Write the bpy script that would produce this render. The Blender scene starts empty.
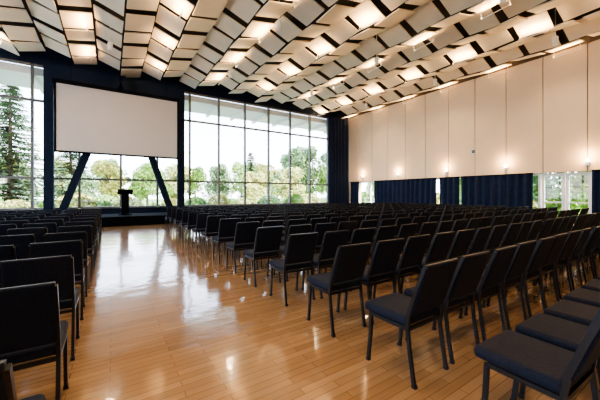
import bpy, bmesh, math, random
from mathutils import Vector, Matrix
random.seed(7)
sc = bpy.context.scene
COL = sc.collection

# ---------------------------------------------------------------- materials
def newmat(name):
    m = bpy.data.materials.new(name); m.use_nodes = True
    nt = m.node_tree
    return m, nt, nt.nodes['Principled BSDF']
def pmat(name, col, rough=0.6, metal=0.0, noise=0.0, nscale=8.0, bump=0.0, sheen=0.0, spec=0.5):
    m, nt, b = newmat(name)
    b.inputs['Roughness'].default_value = rough
    b.inputs['Metallic'].default_value = metal
    b.inputs['Specular IOR Level'].default_value = spec
    if sheen: b.inputs['Sheen Weight'].default_value = sheen
    tc = nt.nodes.new('ShaderNodeTexCoord')
    n = nt.nodes.new('ShaderNodeTexNoise'); n.inputs['Scale'].default_value = nscale; n.inputs['Detail'].default_value = 4
    nt.links.new(tc.outputs['Object'], n.inputs['Vector'])
    r = nt.nodes.new('ShaderNodeValToRGB')
    k = noise
    r.color_ramp.elements[0].color = (*[c*(1-k) for c in col], 1)
    r.color_ramp.elements[1].color = (*[min(1, c*(1+k)) for c in col], 1)
    r.color_ramp.elements[0].position = .3; r.color_ramp.elements[1].position = .7
    nt.links.new(n.outputs['Fac'], r.inputs['Fac'])
    nt.links.new(r.outputs['Color'], b.inputs['Base Color'])
    if bump:
        bp = nt.nodes.new('ShaderNodeBump'); bp.inputs['Strength'].default_value = bump; bp.inputs['Distance'].default_value = .01
        nt.links.new(n.outputs['Fac'], bp.inputs['Height']); nt.links.new(bp.outputs['Normal'], b.inputs['Normal'])
    return m
def emat(name, col, s):
    m, nt, b = newmat(name)
    b.inputs['Base Color'].default_value = (*col, 1)
    b.inputs['Emission Color'].default_value = (*col, 1)
    b.inputs['Emission Strength'].default_value = s
    return m

M_fabric = pmat('chair_fabric', (.006, .010, .022), .8, noise=.3, nscale=60, bump=.2, spec=.2, sheen=.02)
M_frame = pmat('chair_metal', (.008, .008, .010), .4, noise=.1, spec=.35)
M_cream = pmat('cream_panel', (.66, .515, .365), .7, noise=.03, nscale=1.5)
M_gap = pmat('panel_gap', (.12, .09, .07), .9)
M_board = pmat('ceiling_board', (.60, .525, .43), .75, noise=.08, nscale=1.2)
M_black = pmat('black_paint', (.004, .005, .007), .95, spec=.04)
M_deck = pmat('black_deck', (.020, .017, .016), .95)
M_navy = pmat('navy_paint', (.006, .012, .028), .8, noise=.15, spec=.12)
M_curtain = pmat('navy_curtain', (.006, .014, .042), .85, noise=.2, nscale=5, spec=.2)
M_mull = pmat('mullion_metal', (.10, .105, .11), .5, metal=.1)
M_white = pmat('white_paint', (.75, .75, .74), .5, noise=.02)
M_screen = pmat('screen_fabric', (.46, .45, .45), .9, noise=.01)
M_bark = pmat('bark', (.14, .10, .07), .9, noise=.4, nscale=6, bump=.4)
M_leafA = pmat('leaf_green', (.24, .36, .09), .7, noise=.6, nscale=.8)
M_leafB = pmat('leaf_yellow', (.46, .44, .15), .7, noise=.5, nscale=.8)
M_leafC = pmat('leaf_dark', (.14, .22, .09), .7, noise=.5, nscale=.8)
M_conif = pmat('needle_green', (.10, .16, .08), .8, noise=.5, nscale=.9)
M_grass = pmat('grass', (.27, .38, .12), .9, noise=.4, nscale=.4)
M_pave = pmat('paving', (.45, .43, .40), .9, noise=.1, nscale=2)
M_bldg = pmat('pale_render', (.62, .56, .50), .8, noise=.08)
M_brick = pmat('brick_red', (.40, .20, .13), .85, noise=.3, nscale=3)
M_metal = pmat('steel', (.5, .5, .5), .3, metal=.9)
M_warm = emat('warm_lamp', (1.0, .70, .38), 35)

# glass: thin pane, mostly transmits
M_glass = bpy.data.materials.new('window_glass'); M_glass.use_nodes = True
nt = M_glass.node_tree; nt.nodes.clear()
o = nt.nodes.new('ShaderNodeOutputMaterial'); mx = nt.nodes.new('ShaderNodeMixShader')
t = nt.nodes.new('ShaderNodeBsdfTransparent'); g = nt.nodes.new('ShaderNodeBsdfGlossy')
t.inputs['Color'].default_value = (.93, .97, 1, 1); g.inputs['Roughness'].default_value = .02
mx.inputs['Fac'].default_value = .06
nt.links.new(t.outputs[0], mx.inputs[1]); nt.links.new(g.outputs[0], mx.inputs[2]); nt.links.new(mx.outputs[0], o.inputs[0])

# wood floor
M_wood, nt, b = newmat('maple_floor')
tc = nt.nodes.new('ShaderNodeTexCoord'); mp = nt.nodes.new('ShaderNodeMapping')
mp.inputs['Rotation'].default_value = (0, 0, 0)
nt.links.new(tc.outputs['Object'], mp.inputs['Vector'])
br = nt.nodes.new('ShaderNodeTexBrick')
br.inputs['Color1'].default_value = (.40, .25, .13, 1); br.inputs['Color2'].default_value = (.31, .185, .09, 1)
br.inputs['Mortar'].default_value = (.14, .075, .035, 1)
br.inputs['Scale'].default_value = 1; br.inputs['Mortar Size'].default_value = .0022; br.inputs['Mortar Smooth'].default_value = .3
br.inputs['Brick Width'].default_value = .7; br.inputs['Row Height'].default_value = .07; br.offset = .37; br.inputs['Bias'].default_value = 0
nt.links.new(mp.outputs[0], br.inputs['Vector'])
mp2 = nt.nodes.new('ShaderNodeMapping'); mp2.inputs['Scale'].default_value = (1.5, 30, 1)
nt.links.new(tc.outputs['Object'], mp2.inputs['Vector'])
nz = nt.nodes.new('ShaderNodeTexNoise'); nz.inputs['Scale'].default_value = 1.5; nz.inputs['Detail'].default_value = 6
nt.links.new(mp2.outputs[0], nz.inputs['Vector'])
mxx = nt.nodes.new('ShaderNodeMixRGB'); mxx.blend_type = 'MULTIPLY'; mxx.inputs['Fac'].default_value = .3
rr = nt.nodes.new('ShaderNodeValToRGB'); rr.color_ramp.elements[0].position = .3; rr.color_ramp.elements[1].position = .7
rr.color_ramp.elements[0].color = (.6, .6, .6, 1)
nt.links.new(nz.outputs['Fac'], rr.inputs['Fac'])
nt.links.new(br.outputs['Color'], mxx.inputs['Color1']); nt.links.new(rr.outputs['Color'], mxx.inputs['Color2'])
nt.links.new(mxx.outputs[0], b.inputs['Base Color'])
nz2 = nt.nodes.new('ShaderNodeTexNoise'); nz2.inputs['Scale'].default_value = 2.6; nz2.inputs['Detail'].default_value = 3
nt.links.new(tc.outputs['Object'], nz2.inputs['Vector'])
mr = nt.nodes.new('ShaderNodeMapRange'); mr.inputs['To Min'].default_value = .12; mr.inputs['To Max'].default_value = .20
nt.links.new(nz2.outputs['Fac'], mr.inputs['Value']); nt.links.new(mr.outputs[0], b.inputs['Roughness'])
bp = nt.nodes.new('ShaderNodeBump'); bp.inputs['Strength'].default_value = .3; bp.inputs['Distance'].default_value = .02
nt.links.new(nz2.outputs['Fac'], bp.inputs['Height']); nt.links.new(bp.outputs[0], b.inputs['Normal'])
b.inputs['Coat Weight'].default_value = .75; b.inputs['Coat Roughness'].default_value = .075
nt.links.new(bp.outputs[0], b.inputs['Coat Normal'])

# ---------------------------------------------------------------- helpers
def finish(name, bm, mats, parent=None, loc=(0, 0, 0), smooth=False):
    me = bpy.data.meshes.new(name)
    bmesh.ops.recalc_face_normals(bm, faces=bm.faces[:])
    bm.to_mesh(me); bm.free()
    for m in mats: me.materials.append(m)
    if smooth:
        for p in me.polygons: p.use_smooth = True
    ob = bpy.data.objects.new(name, me); COL.objects.link(ob); ob.location = loc
    if parent: ob.parent = parent
    return ob
def bbox(bm, x0, x1, y0, y1, z0, z1, mi=0, bev=0, seg=2):
    r = bmesh.ops.create_cube(bm, size=1)
    vs = r['verts']
    bmesh.ops.transform(bm, matrix=Matrix.Translation(((x0+x1)/2, (y0+y1)/2, (z0+z1)/2)) @ Matrix.Diagonal((x1-x0, y1-y0, z1-z0, 1)), verts=vs)
    fs = list({f for v in vs for f in v.link_faces})
    for f in fs: f.material_index = mi
    if bev:
        es = list({e for v in vs for e in v.link_edges})
        r2 = bmesh.ops.bevel(bm, geom=es, offset=bev, segments=seg, affect='EDGES', profile=.5)
        for f in r2['faces']: f.material_index = mi
        return list({v for f in r2['faces'] for v in f.verts})
    return vs
def tube(bm, pts, w=.022, d=None, mi=0):
    d = d or w
    pts = [Vector(p) for p in pts]; rings = []
    for i, p in enumerate(pts):
        if i == 0: t = pts[1]-p
        elif i == len(pts)-1: t = p-pts[-2]
        else: t = (pts[i+1]-p).normalized()+(p-pts[i-1]).normalized()
        t.normalize()
        a = Vector((1, 0, 0)) if abs(t.x) < .8 else Vector((0, 1, 0))
        u = (a - t*a.dot(t)).normalized(); v = t.cross(u)
        rings.append([bm.verts.new(p+u*sx*w/2+v*sy*d/2) for sx, sy in ((-1, -1), (1, -1), (1, 1), (-1, 1))])
    for a, b2 in zip(rings, rings[1:]):
        for k in range(4):
            f = bm.faces.new((a[k], a[(k+1) % 4], b2[(k+1) % 4], b2[k])); f.material_index = mi
    for r in (rings[0], rings[-1]):
        f = bm.faces.new(r); f.material_index = mi
def box(name, x0, x1, y0, y1, z0, z1, mat, parent=None, bev=0):
    bm = bmesh.new(); bbox(bm, x0, x1, y0, y1, z0, z1, 0, bev)
    return finish(name, bm, [mat], parent)
def empty(name, loc=(0, 0, 0)):
    e = bpy.data.objects.new(name, None); COL.objects.link(e); e.location = loc; e.empty_display_size = .3
    return e

XL, XR, YB, YF = -9.0, 16.5, -4.0, 17.9
ZC, ZD = 7.45, 8.6

# ---------------------------------------------------------------- shell
box('floor', XL-.3, XR+.3, YB-.3, YF+.3, -.2, 0, M_wood)
box('ceiling', XL-.3, XR+.3, YB-.3, YF+.3, ZD, ZD+.2, M_deck)
box('wall_back', XL-.3, XR+.3, YB-.3, YB, 0, ZD, M_cream)
# left wall with tall glazing opening
bm = bmesh.new()
bbox(bm, XL-.3, XL, YB, YF, 0, .7); bbox(bm, XL-.3, XL, YB, YF, 7.0, ZD)
bbox(bm, XL-.3, XL, YB, -2, .7, 7.0); bbox(bm, XL-.3, XL, YF-.8, YF, .7, 7.0)
finish('wall_left', bm, [M_cream])
# window wall (front) : sill and header
bm = bmesh.new()
bbox(bm, XL-.3, XR+.3, YF, YF+.3, 0, .66); bbox(bm, XL-.3, XR+.3, YF, YF+.3, 7.42, ZD)
bbox(bm, 16.2, XR+.3, YF, YF+.3, .66, 7.42)
finish('wall_front', bm, [M_navy])
# right wall: upper solid wall, glazed strip below
bm = bmesh.new()
bbox(bm, XR+.02, XR+.3, YB, YF, 2.36, ZD, 1); bbox(bm, XR+.02, XR+.3, YB, 1.0, 0, 2.36, 0)
bbox(bm, XR+.02, XR+.3, 16.7, YF, 0, 2.36, 0)
pw = 1.47
yy = 3.53 - pw*5
while yy < YF-.05:
    y1 = min(yy+pw-.03, YF)
    bbox(bm, XR-.03, XR+.02, max(yy, YB), y1, 2.36, 7.62, 0)
    yy += pw
finish('wall_right', bm, [M_cream, M_gap])

# ---------------------------------------------------------------- windows
def window_grid(name, axis, pos, us, zs, w=.10, d=.18, mat=M_mull, glass=True):
    e = empty(name)
    bm = bmesh.new()
    for u in us:
        if axis == 'y': bbox(bm, u-w/2, u+w/2, pos-d/2, pos+d/2, zs[0], zs[-1])
        else: bbox(bm, pos-d/2, pos+d/2, u-w/2, u+w/2, zs[0], zs[-1])
    for z in zs:
        for a, b2 in zip(us, us[1:]):
            if axis == 'y': bbox(bm, a+w/2, b2-w/2, pos-d/2+.01, pos+d/2-.01, z-w/2, z+w/2)
            else: bbox(bm, pos-d/2+.01, pos+d/2-.01, a+w/2, b2-w/2, z-w/2, z+w/2)
    finish('frame', bm, [mat], e)
    if glass:
        bm = bmesh.new()
        if axis == 'y': vs = [(us[0], pos, zs[0]), (us[-1], pos, zs[0]), (us[-1], pos, zs[-1]), (us[0], pos, zs[-1])]
        else: vs = [(pos, us[0], zs[0]), (pos, us[-1], zs[0]), (pos, us[-1], zs[-1]), (pos, us[0], zs[-1])]
        bm.faces.new([bm.verts.new(v) for v in vs])
        finish('glass', bm, [M_glass], e)
    return e
mx_ = [3.95+1.74*k for k in range(-7, 8)]
mx_[0] = XL+.04; mx_[-1] = 16.16
window_grid('window_1', 'y', YF+.1, mx_, [.7, 2.15, 5.75, 7.38])
window_grid('window_2', 'x', XL-.15, [-1.96+1.9*k for k in range(0, 11)], [.74, 2.15, 5.75, 6.96])
window_grid('window_3', 'x', XR+.16, [5.15+1.16*k for k in range(0, 11)], [.04, 2.32], mat=M_white, w=.08)
window_grid('window_4', 'x', XR+.16, [1.04, 2.2, 3.36], [.04, 2.32], mat=M_white, w=.08)
# glazed double door in right wall
e = empty('door_1')
bm = bmesh.new()
for a, b2 in ((3.42, 4.24), (4.26, 5.09)):
    for (p, q, r, s) in ((a, a+.11, 0.02, 2.32), (b2-.11, b2, .02, 2.32), (a+.11, b2-.11, .02, .28), (a+.11, b2-.11, 2.2, 2.32), (a+.11, b2-.11, 1.0, 1.06)):
        bbox(bm, XR+.13, XR+.19, p, q, r, s)
finish('leaf_frame', bm, [M_white], e)
bm = bmesh.new(); bm.faces.new([bm.verts.new(v) for v in ((XR+.16, 3.45, .05), (XR+.16, 5.05, .05), (XR+.16, 5.05, 2.3), (XR+.16, 3.45, 2.3))])
finish('glass', bm, [M_glass], e)
bm = bmesh.new(); tube(bm, [(XR+.08, 4.16, .9), (XR+.08, 4.16, 1.3)], .025); tube(bm, [(XR+.08, 4.34, .9), (XR+.08, 4.34, 1.3)], .025)
for yk in (4.16, 4.34):
    for zk in (.93, 1.27): tube(bm, [(XR+.08, yk, zk), (XR+.135, yk, zk)], .02)
finish('handle', bm, [M_metal], e)

# ---------------------------------------------------------------- curtains
def curtain(name, axis, pos, a, b2, z0, z1, amp=.06, per=.22, mat=M_curtain):
    bm = bmesh.new(); n = int((b2-a)/per*8); rows = []
    for zi, z in enumerate((z0, (z0+z1)*.5, z1-.15, z1)):
        row = []
        for i in range(n+1):
            u = a+(b2-a)*i/n
            ph = 2*math.pi*(u-a)/per
            k = amp*(1.0 if zi < 2 else .8)
            off = k*math.sin(ph+.5*math.sin(u*2.1)+zi*.15)+.015*math.sin(u*5.3+zi)
            row.append(bm.verts.new((u, pos+off, z) if axis == 'y' else (pos+off, u, z)))
        rows.append(row)
    for r1, r2 in zip(rows, rows[1:]):
        for i in range(n): bm.faces.new((r1[i], r1[i+1], r2[i+1], r2[i]))
    # heading rail
    if axis == 'y': bbox(bm, a, b2, pos-.03, pos+.03, z1-.02, z1+.04, 1)
    else: bbox(bm, pos-.03, pos+.03, a, b2, z1-.02, z1+.04, 1)
    return finish(name, bm, [mat, M_black], smooth=True)
curtain('stage_curtain', 'y', YF-.22, 14.25, 16.3, .02, 7.4, amp=.1, per=.34)
curtain('window_curtain', 'x', XR-.2, 5.3, 8.6, .02, 2.34, per=.36, amp=.08)
curtain('window_curtain', 'x', XR-.2, 8.66, 9.85, .02, 2.34, per=.36, amp=.08)
curtain('window_curtain', 'x', XR-.2, 10.05, 14.9, .02, 2.34, per=.36, amp=.08)
curtain('window_curtain', 'x', XR-.2, 16.5, 17.5, .02, 2.34, per=.3, amp=.07)
curtain('window_curtain', 'x', XR-.2, 1.0, 3.35, .02, 2.34, per=.3, amp=.07)

# ---------------------------------------------------------------- ceiling boards
PX, PY = .94, 1.30
bm = bmesh.new(); lamps = []
nx = int((XR-XL)/PX)+1; ny = int((YF-YB)/PY)+3
for i in range(nx):
    xc = XR-.56-i*PX
    if xc < XL+.5: continue
    for j in range(-1, ny):
        yc = YB+.3+j*PY+PY*((i*.38) % 1.0)
        if yc < YB+.8 or yc > YF-.58: continue
        roll = math.radians((19 if (i % 2) else -13)+random.uniform(-2, 2))
        tilt = math.radians(5 if (i+j) % 2 else -2)
        zc = 7.60 + .07*(i % 2) + .05*(j % 2)
        vs = bbox(bm, -.455, .455, -.53, .53, -.02, .02)
        mt = Matrix.Translation((xc, yc, zc)) @ Matrix.Rotation(tilt, 4, 'X') @ Matrix.Rotation(roll, 4, 'Y')
        bmesh.ops.transform(bm, matrix=mt, verts=vs)
        if (i*2+j*3) % 6 == 0 and xc > -6:
            lamps.append(mt)
finish('acoustic_ceiling_panels', bm, [M_board])
le = empty('linear_pendant_lights')
bm = bmesh.new()
for k, mt in enumerate(lamps):
    # bar sits below one long edge and grazes across the board
    vs = bbox(bm, .202, .238, -.45, .45, -.30, -.282, 0)
    vs += bbox(bm, .216, .224, -.43, -.422, -.282, -.02, 0); vs += bbox(bm, .216, .224, .422, .43, -.282, -.02, 0)
    bmesh.ops.transform(bm, matrix=mt, verts=vs)
    ld = bpy.data.lights.new('board_light', 'AREA'); ld.shape = 'RECTANGLE'; ld.size = .025; ld.size_y = .86
    ld.energy = 30; ld.color = (1, .60, .26)
    lo = bpy.data.objects.new('board_light', ld); COL.objects.link(lo); lo.parent = le
    lo.matrix_world = mt @ Matrix.Translation((.21, 0, -.27)) @ Matrix.Rotation(math.radians(-22), 4, 'Y') @ Matrix.Rotation(math.pi, 4, 'X')
finish('fixture_bars', bm, [M_white], le)
# added warm fill spots in can housings, brighten floor and walls
de = empty('added_fill_lights')
bm = bmesh.new()
for x in (-5, 0, 5, 10, 14.5):
    for y in (-1, 4, 9, 14):
        bmesh.ops.create_cone(bm, cap_ends=True, segments=14, radius1=.09, radius2=.09, depth=.3, matrix=Matrix.Translation((x, y, 7.36)))
        bbox(bm, x-.01, x+.01, y-.01, y+.01, 7.5, 8.6)
        ld = bpy.data.lights.new('fill_spot', 'SPOT'); ld.energy = 190; ld.color = (1, .72, .43); ld.spot_size = math.radians(150); ld.spot_blend = .8; ld.shadow_soft_size = .08
        lo = bpy.data.objects.new('fill_spot', ld); COL.objects.link(lo); lo.parent = de; lo.location = (x, y, 7.19)
finish('fill_cans', bm, [M_white], de)

# ---------------------------------------------------------------- stage, portal, A-frame, screen, lectern
bm = bmesh.new()
for k in range(4):
    bbox(bm, -2.6+k*1.55, -2.6+(k+1)*1.55-.01, 14.7, 17.0, .35, .42, 0, .008, 1)
bbox(bm, -2.58, 3.58, 14.73, 16.98, 0, .35, 0)
finish('stage_platform', bm, [M_black])
bm = bmesh.new()
bbox(bm, -2.55, -2.2, 17.45, 17.8, 0, 7.42); bbox(bm, 3.2, 3.55, 17.45, 17.8, 0, 7.42)
bbox(bm, -2.2, 3.2, 17.45, 17.8, 6.3, 7.42)
finish('portal_frame', bm, [M_navy])
bm = bmesh.new()
tube(bm, [(-2.06, 17.25, 0), (.40, 17.25, 7.35)], .3, .3); tube(bm, [(2.96, 17.25, 0), (.50, 17.25, 7.35)], .3, .3)
finish('a_frame_column', bm, [M_navy])
e = empty('projection_screen')
bm = bmesh.new(); bbox(bm, -2.02, 3.03, 16.78, 16.80, 3.36, 6.38, 0); finish('surface', bm, [M_screen], e)
bm = bmesh.new()
bbox(bm, -2.09, -2.02, 16.76, 16.82, 3.28, 6.44); bbox(bm, 3.03, 3.10, 16.76, 16.82, 3.28, 6.44)
bbox(bm, -2.09, 3.10, 16.76, 16.82, 3.28, 3.36); bbox(bm, -2.15, 3.16, 16.7, 16.88, 6.38, 6.54)
for x in (-1.5, 2.5): bbox(bm, x-.01, x+.01, 16.78, 16.8, 6.54, 7.3)
finish('border', bm, [M_black], e)
e = empty('lectern')
bm = bmesh.new()
bbox(bm, .33, .85, 15.75, 16.2, .42, .47, 0, .01); bbox(bm, .44, .74, 15.83, 16.10, .47, 1.42, 0, .01)
vs = bbox(bm, -.31, .31, -.25, .25, -.05, .06, 0, .01)
bmesh.ops.transform(bm, matrix=Matrix.Translation((.59, 15.95, 1.50)) @ Matrix.Rotation(math.radians(-14), 4, 'X'), verts=vs)
finish('body', bm, [M_black], e)
bm = bmesh.new(); tube(bm, [(.72, 16.05, 1.48), (.72, 16.1, 1.70), (.72, 16.18, 1.82)], .014); finish('microphone', bm, [M_black], e)

# ---------------------------------------------------------------- wall fittings
def sconce(y):
    e = empty('wall_sconce', (XR-.03, y, 2.72))
    bm = bmesh.new()
    bbox(bm, -.02, 0, -.07, .07, -.12, .1); bbox(bm, -.13, -.02, -.06, .06, -.08, .02, 0, .01)
    finish('housing', bm, [M_metal], e)
    bm = bmesh.new(); bmesh.ops.create_uvsphere(bm, u_segments=12, v_segments=8, radius=.055, matrix=Matrix.Translation((-.075, 0, .06)))
    finish('bulb', bm, [M_warm], e, smooth=True)
    ld = bpy.data.lights.new('sconce_light', 'POINT'); ld.energy = 34; ld.color = (1, .60, .28); ld.shadow_soft_size = .05
    lo = bpy.data.objects.new('sconce_light', ld); COL.objects.link(lo); lo.parent = e; lo.location = (-.28, 0, .25)
for y in (3.5, 6.45, 9.5, 12.9, 16.2, .5): sconce(y)
e = empty('wall_speaker', (XR-.03, 7.9, 3.67))
bm = bmesh.new(); bbox(bm, -.2, -.04, -.13, .13, -.12, .12, 0, .015); bbox(bm, -.04, 0, -.03, .03, -.05, .05, 0); finish('cabinet', bm, [M_white], e)
bm = bmesh.new(); bbox(bm, -.21, -.2, -.10, .10, -.09, .09, 0); finish('grille', bm, [M_mull], e)

# ---------------------------------------------------------------- chairs
def chair_mesh():
    bm = bmesh.new(); W = .44; h = W/2
    # local: origin at floor, back-left leg foot at y=0, faces +Y
    for s in (-1, 1):
        x = s*(h-.012)
        tube(bm, [(x, 0, 0), (x, .035, .22), (x, .06, .42), (x, .045, .52), (x, -.03, .74), (x, -.085, .88)], .022, .026)
        tube(bm, [(x, .44, 0), (x, .415, .22), (x, .405, .41)], .022, .026)
        tube(bm, [(x, .055, .405), (x, .405, .405)], .02, .026)
        for yy in (0, .44): bbox(bm, x-.015, x+.015, yy-.015, yy+.015, 0, .025)
    tube(bm, [(-h+.012, -.088, .89), (h-.012, -.088, .89)], .022, .022)
    tube(bm, [(-h+.02, .40, .40), (h-.02, .40, .40)], .02, .024)
    tube(bm, [(-h+.02, .06, .40), (h-.02, .06, .40)], .02, .024)
    # seat cushion, crowned
    vs = bbox(bm, -h, h, .055, .485, .415, .485, 1, .028, 3)
    for v in vs:
        if v.co.z > .46:
            v.co.z += .012*(1-(v.co.x/h)**2)
    # back pad (follows the bent frame)
    vs = bbox(bm, -h+.008, h-.008, -.024, .024, 0, .40, 1, .018, 3)
    for v in vs:
        t = v.co.z/.40
        v.co.y += .045 - .135*t + .012*math.sin(math.pi*t)
        v.co.z = .505+t*.395
        v.co.x *= (1.0-.03*t)
    me = bpy.data.meshes.new('banquet_chair')
    bmesh.ops.recalc_face_normals(bm, faces=bm.faces[:])
    bm.to_mesh(me); bm.free(); me.materials.append(M_frame); me.materials.append(M_fabric)
    return me
CM = chair_mesh()
def chair(x, y):
    ob = bpy.data.objects.new('banquet_chair', CM); COL.objects.link(ob)
    ob.location = (x+random.uniform(-.012, .012), y+random.uniform(-.02, .02), 0); ob.rotation_euler[2] = math.radians(random.uniform(-1.6, 1.6))
SP = .53
for k in range(-1, 13):
    yb = 1.31+.9*k
    for n in range(24):
        chair(1.83+.22+n*SP, yb)
    for n in range(13):
        if yb < 0.5: continue
        chair(-.25-.22-n*SP, yb)

# ---------------------------------------------------------------- outside
random.seed(19)
box('lawn_ground', -80, 90, 24, 120, -.5, -.3, M_grass)
box('terrace_paving', -40, 60, YF+.3, 24, -.5, -.25, M_pave)
box('side_ground', XR+.3, 60, -30, YF+.3, -.5, -.3, M_grass)
box('side_paving', -60, XL-.3, -30, YF+.3, -.5, -.3, M_pave)
bm = bmesh.new(); bbox(bm, -14, 20, YF+.3, 20.7, 7.0, 7.35)
for k in range(-7, 9): bbox(bm, 3.95+1.74*k-.06, 3.95+1.74*k+.06, YF+.3, 20.7, 6.8, 7.0)
finish('roof_canopy', bm, [M_white])
# railing
bm = bmesh.new()
for x in range(-10, 21): tube(bm, [(x*1.2, 22, -.25), (x*1.2, 22, .95)], .04)
for z in (.3, .6, .95): tube(bm, [(-12, 22, z), (24, 22, z)], .03)
finish('terrace_railing', bm, [M_metal])
def conifer(seed):
    rnd = random.Random(seed); bm = bmesh.new()
    bmesh.ops.create_cone(bm, cap_ends=True, segments=8, radius1=.28, radius2=.03, depth=12, matrix=Matrix.Translation((0, 0, 6)))
    for f in bm.faces: f.material_index = 0
    for k in range(700):
        t = rnd.random()**1.15; z = 1.0+t*11.1; L = (1-t)**.8*3.0*rnd.uniform(.6, 1.1)+.25
        a = rnd.uniform(0, 2*math.pi); d = Vector((math.cos(a), math.sin(a), 0)); s = Vector((-d.y, d.x, 0))
        n = 5
        for q in range(1, n+1):
            u = q/n; p = d*L*u+Vector((0, 0, z-.28*L*u+.15*L*u*u)); w = .38*(1.15-u)+.12
            for sg in (-1, 1):
                tip = p+s*sg*w+d*.22+Vector((0, 0, -.12+rnd.uniform(-.1, .1)))
                f = bm.faces.new((bm.verts.new(p-d*L/n*.9), bm.verts.new(tip), bm.verts.new(p+d*.05))); f.material_index = 1
    me = bpy.data.meshes.new('conifer'); bm.to_mesh(me); bm.free(); me.materials.append(M_bark); me.materials.append(M_conif); return me
def broadleaf(seed, mat):
    rnd = random.Random(seed); bm = bmesh.new()
    bmesh.ops.create_cone(bm, cap_ends=True, segments=8, radius1=.22, radius2=.09, depth=4.2, matrix=Matrix.Translation((0, 0, 2.1)))
    blobs = []
    for k in range(20):
        z = rnd.uniform(1.6, 6.6); q = 1.5*math.sqrt(max(.1, 1-((z-4)/3.2)**2))
        c = Vector((rnd.gauss(0, q*.7), rnd.gauss(0, q*.7), z)); blobs.append((c, rnd.uniform(.7, 1.3)))
        tube(bm, [(0, 0, min(c.z-.6, 3.6)), tuple(c)], .07)
    for f in bm.faces: f.material_index = 0
    for c, r in blobs:
        for q in range(260):
            v = Vector((rnd.gauss(0, 1), rnd.gauss(0, 1), rnd.gauss(0, 1))).normalized()*r*rnd.uniform(.6, 1.05); p = c+v
            a = Vector((rnd.uniform(-1, 1), rnd.uniform(-1, 1), rnd.uniform(-1, 1))).normalized(); b2 = a.orthogonal().normalized(); s = rnd.uniform(.1, .2)
            f = bm.faces.new([bm.verts.new(p+a*s), bm.verts.new(p+b2*s), bm.verts.new(p-a*s), bm.verts.new(p-b2*s)]); f.material_index = 1
    me = bpy.data.meshes.new('tree'); bm.to_mesh(me); bm.free(); me.materials.append(M_bark); me.materials.append(mat); return me
def shrub(seed, mat):
    rnd = random.Random(seed); bm = bmesh.new()
    for k in range(6): tube(bm, [(0, 0, 0), (rnd.uniform(-.8, .8), rnd.uniform(-.6, .6), 1.0)], .04)
    for f in bm.faces: f.material_index = 0
    for q in range(1500):
        v = Vector((rnd.gauss(0, 1), rnd.gauss(0, 1), abs(rnd.gauss(0, 1)))).normalized(); p = Vector((v.x*1.4, v.y*1.1, .1+v.z*1.4))*rnd.uniform(.75, 1.05)
        a = Vector((rnd.uniform(-1, 1), rnd.uniform(-1, 1), rnd.uniform(-1, 1))).normalized(); b2 = a.orthogonal().normalized(); s = rnd.uniform(.08, .15)
        f = bm.faces.new([bm.verts.new(p+a*s), bm.verts.new(p+b2*s), bm.verts.new(p-a*s), bm.verts.new(p-b2*s)]); f.material_index = 1
    me = bpy.data.meshes.new('shrub'); bm.to_mesh(me); bm.free(); me.materials.append(M_bark); me.materials.append(mat); return me
CON = [conifer(1), conifer(2)]; BL = [broadleaf(3, M_leafA), broadleaf(4, M_leafB), broadleaf(5, M_leafC)]; SH = [shrub(6, M_leafA), shrub(7, M_leafB)]
def put(name, me, x, y, s, z=-.32):
    ob = bpy.data.objects.new(name, me); COL.objects.link(ob); ob.location = (x, y, z); ob.scale = (s, s, s*random.uniform(.95, 1.1)); ob.rotation_euler[2] = random.uniform(0, 6.28)
for x, y, s in ((-7.5, 36, .95), (-4.5, 50, 1.0), (-13, 40, 1.1), (20.5, 47, .75)):
    put('conifer_tree', CON[random.randint(0, 1)], x, y, s)
for x, y, s, m in ((12, 38, .8, 2), (16, 36, .65, 1), (26, 40, 1.3, 2), (22, 36, .8, 1), (30.5, 37, .9, 0), (35.5, 42, 1.25, 2), (8, 44, .8, 1), (4, 42, .75, 0), (0, 44, .8, 1), (-3, 41, .55, 2), (43, 48, 1.2, 0), (49, 55, 1.2, 1),
                   (26, 13, .8, 0), (28, 6, .8, 1), (31, 10, .9, 2), (27, 0, .8, 1)):
    put('broadleaf_tree', BL[m], x, y, s)
for k in range(21):
    put('broadleaf_tree', BL[(k*k+k//3) % 3], -24+k*5.8+random.uniform(-1, 1), 68+random.uniform(-3, 5), random.uniform(.9, 1.4))
for k in range(30):
    put('garden_shrub', SH[k % 2], -11+k*1.8+random.uniform(-.4, .4), 28.5+random.uniform(-1, 2), random.uniform(.6, 1.2))
for k in range(6): put('garden_shrub', SH[k % 2], 21+random.uniform(-.6, .6), 0+k*2.6, 1.1)
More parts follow.
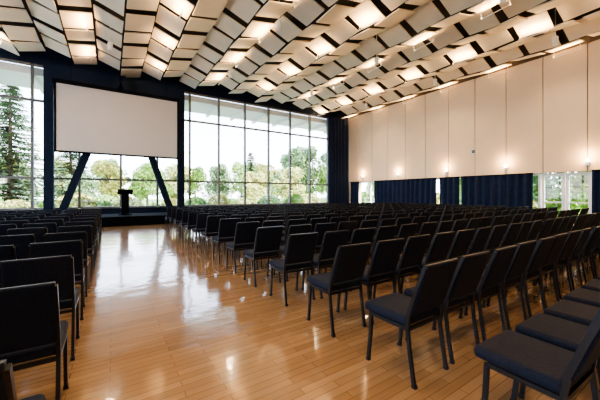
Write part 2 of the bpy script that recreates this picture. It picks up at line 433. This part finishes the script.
# neighbouring building
bm = bmesh.new(); bbox(bm, -38, -10.5, 48, 56, -.3, 3.6, 0); bbox(bm, -38.4, -10.1, 47.6, 56.4, 3.6, 3.9, 1)
for k in range(12): bbox(bm, -37+k*2.1, -35.7+k*2.1, 47.95, 48.0, .9, 2.5, 1)
finish('campus_building', bm, [M_bldg, M_mull])
box('brick_garden_wall', -4, 16, 25.5, 25.8, -.3, .35, M_brick)

# ---------------------------------------------------------------- light
w = bpy.data.worlds.new('sky'); sc.world = w; w.use_nodes = True; nt = w.node_tree
bg = nt.nodes['Background']
tc = nt.nodes.new('ShaderNodeTexCoord'); sp = nt.nodes.new('ShaderNodeSeparateXYZ'); rp = nt.nodes.new('ShaderNodeValToRGB')
nt.links.new(tc.outputs['Generated'], sp.inputs[0]); nt.links.new(sp.outputs['Z'], rp.inputs['Fac'])
rp.color_ramp.elements[0].color = (.96, .98, 1, 1); rp.color_ramp.elements[1].color = (.46, .66, 1, 1); rp.color_ramp.elements[1].position = .6
nt.links.new(rp.outputs[0], bg.inputs['Color']); bg.inputs['Strength'].default_value = 5.2
sd = bpy.data.lights.new('sun', 'SUN'); sd.energy = 14; sd.angle = .01; sd.color = (1, .93, .82)
so = bpy.data.objects.new('sun', sd); COL.objects.link(so)
so.rotation_euler = Vector((-.25, .75, -.65)).to_track_quat('-Z', 'Y').to_euler()
so.location = (0, 0, 30)
def portal(loc, rot, sx, sy):
    ld = bpy.data.lights.new('window_portal', 'AREA'); ld.shape = 'RECTANGLE'; ld.size = sx; ld.size_y = sy; ld.cycles.is_portal = True
    lo = bpy.data.objects.new('window_portal', ld); COL.objects.link(lo); lo.location = loc; lo.rotation_euler = rot
portal((3.6, YF+.25, 4.04), (math.radians(-90), 0, 0), 25, 6.8)
portal((XL-.35, 7.5, 3.85), (math.radians(90), 0, math.radians(-90)), 19, 6.3)

# ---------------------------------------------------------------- camera
cd = bpy.data.cameras.new('camera'); co = bpy.data.objects.new('camera', cd); COL.objects.link(co)
cd.sensor_width = 36; cd.lens = 290/600*36; cd.shift_y = -.01; cd.clip_end = 500
co.location = (0, 0, 1.4); co.rotation_euler = (math.radians(90), 0, math.radians(-33.2))
sc.camera = co
sc.view_settings.view_transform = 'AgX'
try: sc.view_settings.look = 'AgX - Medium High Contrast'
except Exception: pass
sc.view_settings.exposure = 0.9
